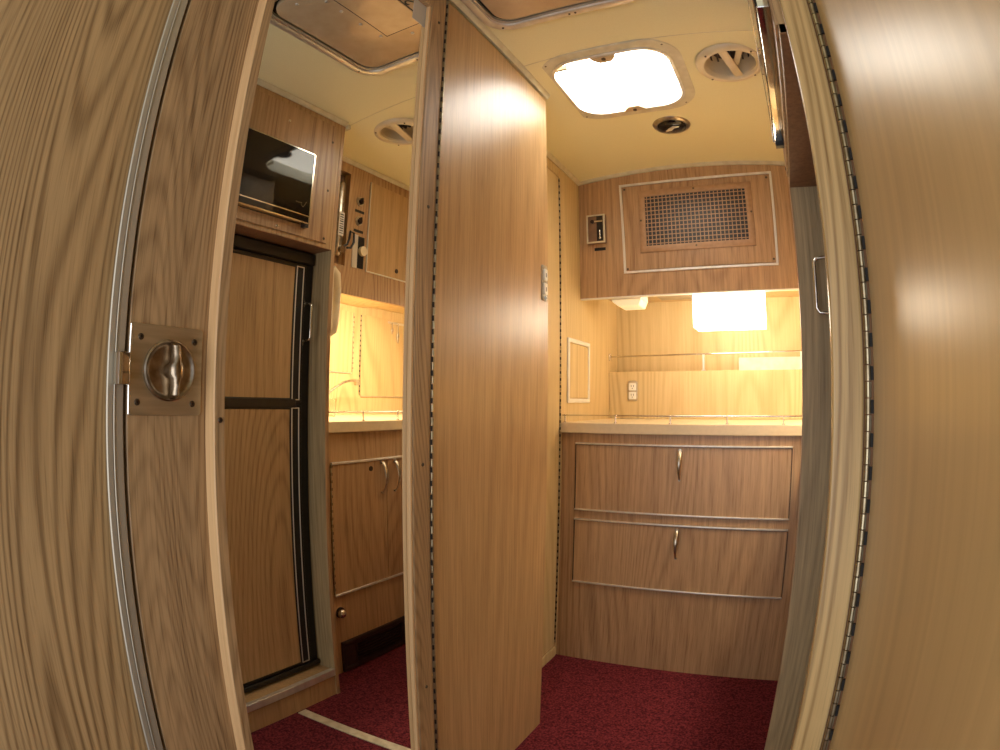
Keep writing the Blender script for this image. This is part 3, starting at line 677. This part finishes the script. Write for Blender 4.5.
m = MB(); m.box(XU-.0035, XU-.0003, 1.523, 1.558, 1.452, 1.572, .0006); m.build('switch_face', 'black', r)
m = MB(); m.box(XU-.005, XU-.0003, 1.495, 1.5225, 1.449, 1.575, .001); m.build('switch_bezel', 'alu', r)
m = MB(); m.cyl((XU-.016, 1.545, 1.517), (XU-.0035, 1.545, 1.517), .018, 24); m.build('switch_knob', 'cream_plastic', r, smooth=True)
# canister in the niche
r = root('steel_canister', (XU+.012, 1.425, 1.47), 'slim steel cylinder with a white label hanging in the galley cabinet niche', 'canister')
m = MB(); m.lathe([(.002, 0), (.012, .002), (.0185, .010), (.020, .02), (.020, .262), (.017, .276), (.008, .284), (.002, .285)], (XU+.010, 1.424, 1.478), seg=28, cap=False); m.build('body', 'chrome_dull', r, smooth=True)
m = MB(); m.box(XU-.0115, XU-.0098, 1.410, 1.436, 1.55, 1.637); lb = m.build('label', 'paper', r)
m = MB()
for i in range(9): m.box(XU-.0120, XU-.0113, 1.414+.0, 1.432, 1.558+i*.0085, 1.5605+i*.0085+(i % 3)*.0008)
m.build('label_print', 'black', lb)
m = MB(); m.cyl((XU+.0, 1.430, 1.50), (XU-.02, 1.430, 1.50), .014, 20); m.build('valve', 'chrome', r, smooth=True)
m = MB(); m.tube([(XU-.018, 1.435, 1.512), (XU-.022, 1.448, 1.520), (XU-.022, 1.458, 1.545), (XU-.022, 1.462, 1.572), (XU-.022, 1.480, 1.570), (XU-.022, 1.482, 1.535), (XU-.022, 1.468, 1.512), (XU-.022, 1.448, 1.508)], .0042, 8); m.build('trigger_ring', 'black', r, smooth=True)

# galley lamp under the wall cabinet
r = root('galley_lamp', (.29, 1.70, 1.43), 'long glowing lamp under the wall cabinet above the sink', 'lamp')
m = MB(); m.box(.242, .345, 1.30, 2.11, 1.423, 1.4298, .001); m.build('base_plate', 'white_plastic', r)
m = MB(); m.prism([(.246, 1.4228), (.250, 1.386), (.335, 1.386), (.341, 1.4228)], 'y', 1.31, 2.10, bev=.003); m.build('diffuser', 'lamp_on2', r, smooth=True)

# wall doors behind the sink
def wall_door(y0, y1, z0, z1, hy, hs, label, nm='wall_cupboard_door'):
    r = root(nm, (.748, (y0+y1)/2, z0), label, 'cupboard door')
    m = MB(); m.box(.7455, .7497, y0, y1, z0, z1, .0008); m.build('panel', 'wood_alcove', r)
    m = MB(); m.box(.7435, .7497, y0, y1, z0-.0045, z0-.0002, .0006); m.build('bottom_trim', 'alu', r)
    piano('piano_hinge', .7465, hy, z0+.004, z1-.003, r, r=.003, step=.0125, notch=(-.001, .003*hs))
wall_door(1.72, 2.062, 1.103, 1.40, 2.066, 1, 'smaller hinged wood door on the sink wall above the faucet')
wall_door(2.128, 2.52, .992, 1.396, 2.122, -1, 'taller hinged wood door on the sink wall beside the corner')
# hanging utensils
def utensil(y, zt, L, w, kind, label):
    r = root(kind, (.738, y, zt-L), label, 'utensil', None)
    m = MB(); m.tube([(.7455, y, zt), (.736, y, zt+.001), (.734, y, zt+.007)], .0016, 8); m.build('hook', 'chrome', r, smooth=True)
    m = MB(); m.tube([(.735, y, zt+.002), (.735, y+.001, zt-L*.35), (.735, y+.002, zt-L*.6), (.735, y, zt-L)], .003, 10, rs=[.0035, .003, w, w*.25], flat=.35, up=Vector((0, 1, 0))); m.build('blade', 'chrome_dull', r, smooth=True)
utensil(2.350, 1.372, .055, .011, 'hanging_scissors', 'shortest metal utensil hanging on the sink wall')
utensil(2.400, 1.370, .095, .012, 'hanging_knife', 'long pointed metal utensil hanging in the middle on the sink wall')
utensil(2.465, 1.372, .095, .011, 'hanging_spatula', 'metal utensil hanging nearest the corner on the sink wall')
m = MB(); m.box(.7435, .7453, 2.325, 2.49, 1.374, 1.386, .0006); o = m.build('utensil_rail', 'alu'); tag(o, 'thin metal hook rail high on the sink wall', 'rail')
# faucet
r = root('faucet', (.62, 1.77, .9), 'chrome sink faucet with a long arched spout', 'faucet')
m = MB(); m.lathe([(.026, 0), (.026, .006), (.018, .012), (.015, .03), (.013, .06), (.002, .064)], (.64, 1.735, .9), seg=28); m.build('base', 'chrome', r, smooth=True)
m = MB(); m.tube([(.64, 1.735, .955), (.645, 1.765, .975), (.65, 1.80, .990), (.652, 1.86, 1.025), (.655, 1.92, 1.052), (.655, 1.965, 1.060), (.655, 2.0, 1.060)], .0055, 12); m.build('spout', 'chrome_dull', r, smooth=True)
m = MB(); m.box(.645, .665, 1.995, 2.016, 1.040, 1.066, .002); m.build('aerator', 'plate', r)
m = MB(); m.tube([(.64, 1.735, .958), (.62, 1.715, .972), (.605, 1.70, .975)], .006, 10); m.build('lever', 'chrome', r, smooth=True)
# glass on the counter
m = MB(); m.lathe([(.022, 0), (.024, .001), (.028, .075), (.0265, .075), (.0225, .004), (.001, .004)], (.55, 1.73, .9005), seg=28, cap=False)
tag(m.build('drinking_glass', 'glass', smooth=True), 'small clear glass on the sink counter', 'glass')
# cream handset on the back side of the fridge cabinet + cord
r = root('wall_telephone', (.115, 1.29, 1.18), 'cream plastic handset on the side of the fridge cabinet above the sink counter', 'telephone')
m = MB(); m.box(.085, .17, 1.2465, 1.290, 1.19, 1.39, .008, 3); m.build('cradle', 'cream_plastic', r, smooth=True)
m = MB(); m.tube([(.118, 1.300, 1.395), (.118, 1.317, 1.375), (.118, 1.328, 1.33), (.118, 1.331, 1.29), (.118, 1.326, 1.24), (.118, 1.312, 1.195), (.118, 1.296, 1.180)], .015, 14, rs=[.016, .022, .018, .014, .018, .022, .014], up=Vector((1, 0, 0))); m.build('handset', 'cream_plastic', r, smooth=True)
m = MB(); pts = []
for i in range(160):
    a = i*.9; pts.append((.125+.008*math.cos(a), 1.286+.008*math.sin(a), 1.185-i*.0009))
m.tube(pts, .0018, 6); m.build('coiled_cord', 'black', r, smooth=True)

# threshold strip lying on the carpet
m = MB(); m.prism([(.045, 1.052), (-.60, 1.108), (-.60, 1.140), (.045, 1.084)][::-1], 'z', .0002, .0035, bev=.0008)
o = m.build('threshold_strip', 'strip'); tag(o, 'flat beige strip lying across the red carpet', 'carpet strip')

# ------------------------------------------------------------------ right door and its post
m = MB(); m.box(.0563, .0905, .612, .6305, 0, ceil_z(.08)-.001, .003, 3)
o = m.build('trim_9', 'wood_post'); tag(o, 'pale varnished upright wooden post between the fridge cabinet and the right door', 'post', None, 'structure')
TT = math.radians(1.5); XR2 = Matrix.Translation((.0925, .606, 0)) @ Matrix.Rotation(-TT, 4, 'Z')
r = bpy.data.objects.new('door_2', None); COL.objects.link(r); r.location = (.1, .6, .015); WM['door_2'] = Matrix.Translation((.1, .6, .015))
tag(r, 'large plain wooden door standing open at the right edge', 'door', None, 'structure')
m = MB(); m.box(.0062, .026, -.62, -.010, .015, ceil_z(.11)-.012, .001); m.build('door_panel', 'wood_right', r, xf=XR2)
piano('piano_hinge', .0015, -.001, .02, 1.86, r, r=.0036, step=.0165, notch=(.0042, -.0034), xf=XR2)

# ------------------------------------------------------------------ lights
w = bpy.data.worlds.new('World'); SC.world = w; w.use_nodes = True
w.node_tree.nodes['Background'].inputs[0].default_value = lin((214, 224, 240)); w.node_tree.nodes['Background'].inputs[1].default_value = .8
def area(name, loc, rot, sx, sy, e, col):
    l = bpy.data.lights.new(name, 'AREA'); l.shape = 'RECTANGLE'; l.size = sx; l.size_y = sy; l.energy = e; l.color = lin(col)[:3]
    o = bpy.data.objects.new(name, l); COL.objects.link(o); o.location = loc; o.rotation_euler = rot; return o
# cool daylight fill added behind the camera, tilted up towards the ceiling
area('rear_daylight_fill', (-.25, -.75, .95), (math.radians(112), 0, 0), 1.0, 1.2, 13.5, (238, 240, 246))

# ------------------------------------------------------------------ camera: calibrated fisheye
F = 581.3167*.036; K3 = .0146
cd = bpy.data.cameras.new('Camera'); cam = bpy.data.objects.new('Camera', cd); COL.objects.link(cam); SC.camera = cam
cd.type = 'PANO'; cd.sensor_width = 36; cd.sensor_fit = 'HORIZONTAL'; cd.clip_start = .01
cd.panorama_type = 'FISHEYE_LENS_POLYNOMIAL'
cd.fisheye_fov = math.radians(200)
cd.fisheye_polynomial_k0 = 0; cd.fisheye_polynomial_k1 = -1/F; cd.fisheye_polynomial_k2 = 0
cd.fisheye_polynomial_k3 = -K3/F**3; cd.fisheye_polynomial_k4 = 0
Rm = Matrix(((0.88553412, 0.01250504, 0.46440602), (0.46447536, -0.04446619, -0.88446899), (0.00959005, 0.99893262, -0.04518461)))
cam.matrix_world = Matrix.Translation((0, 0, .974)) @ Rm.to_4x4()

SC.view_settings.view_transform = 'Standard'; SC.view_settings.look = 'None'
SC.view_settings.exposure = -.12; SC.view_settings.gamma = 1; SC.view_settings.use_curve_mapping = False
SC.cycles.max_bounces = 12; SC.cycles.glossy_bounces = 6; SC.cycles.sample_clamp_indirect = 8
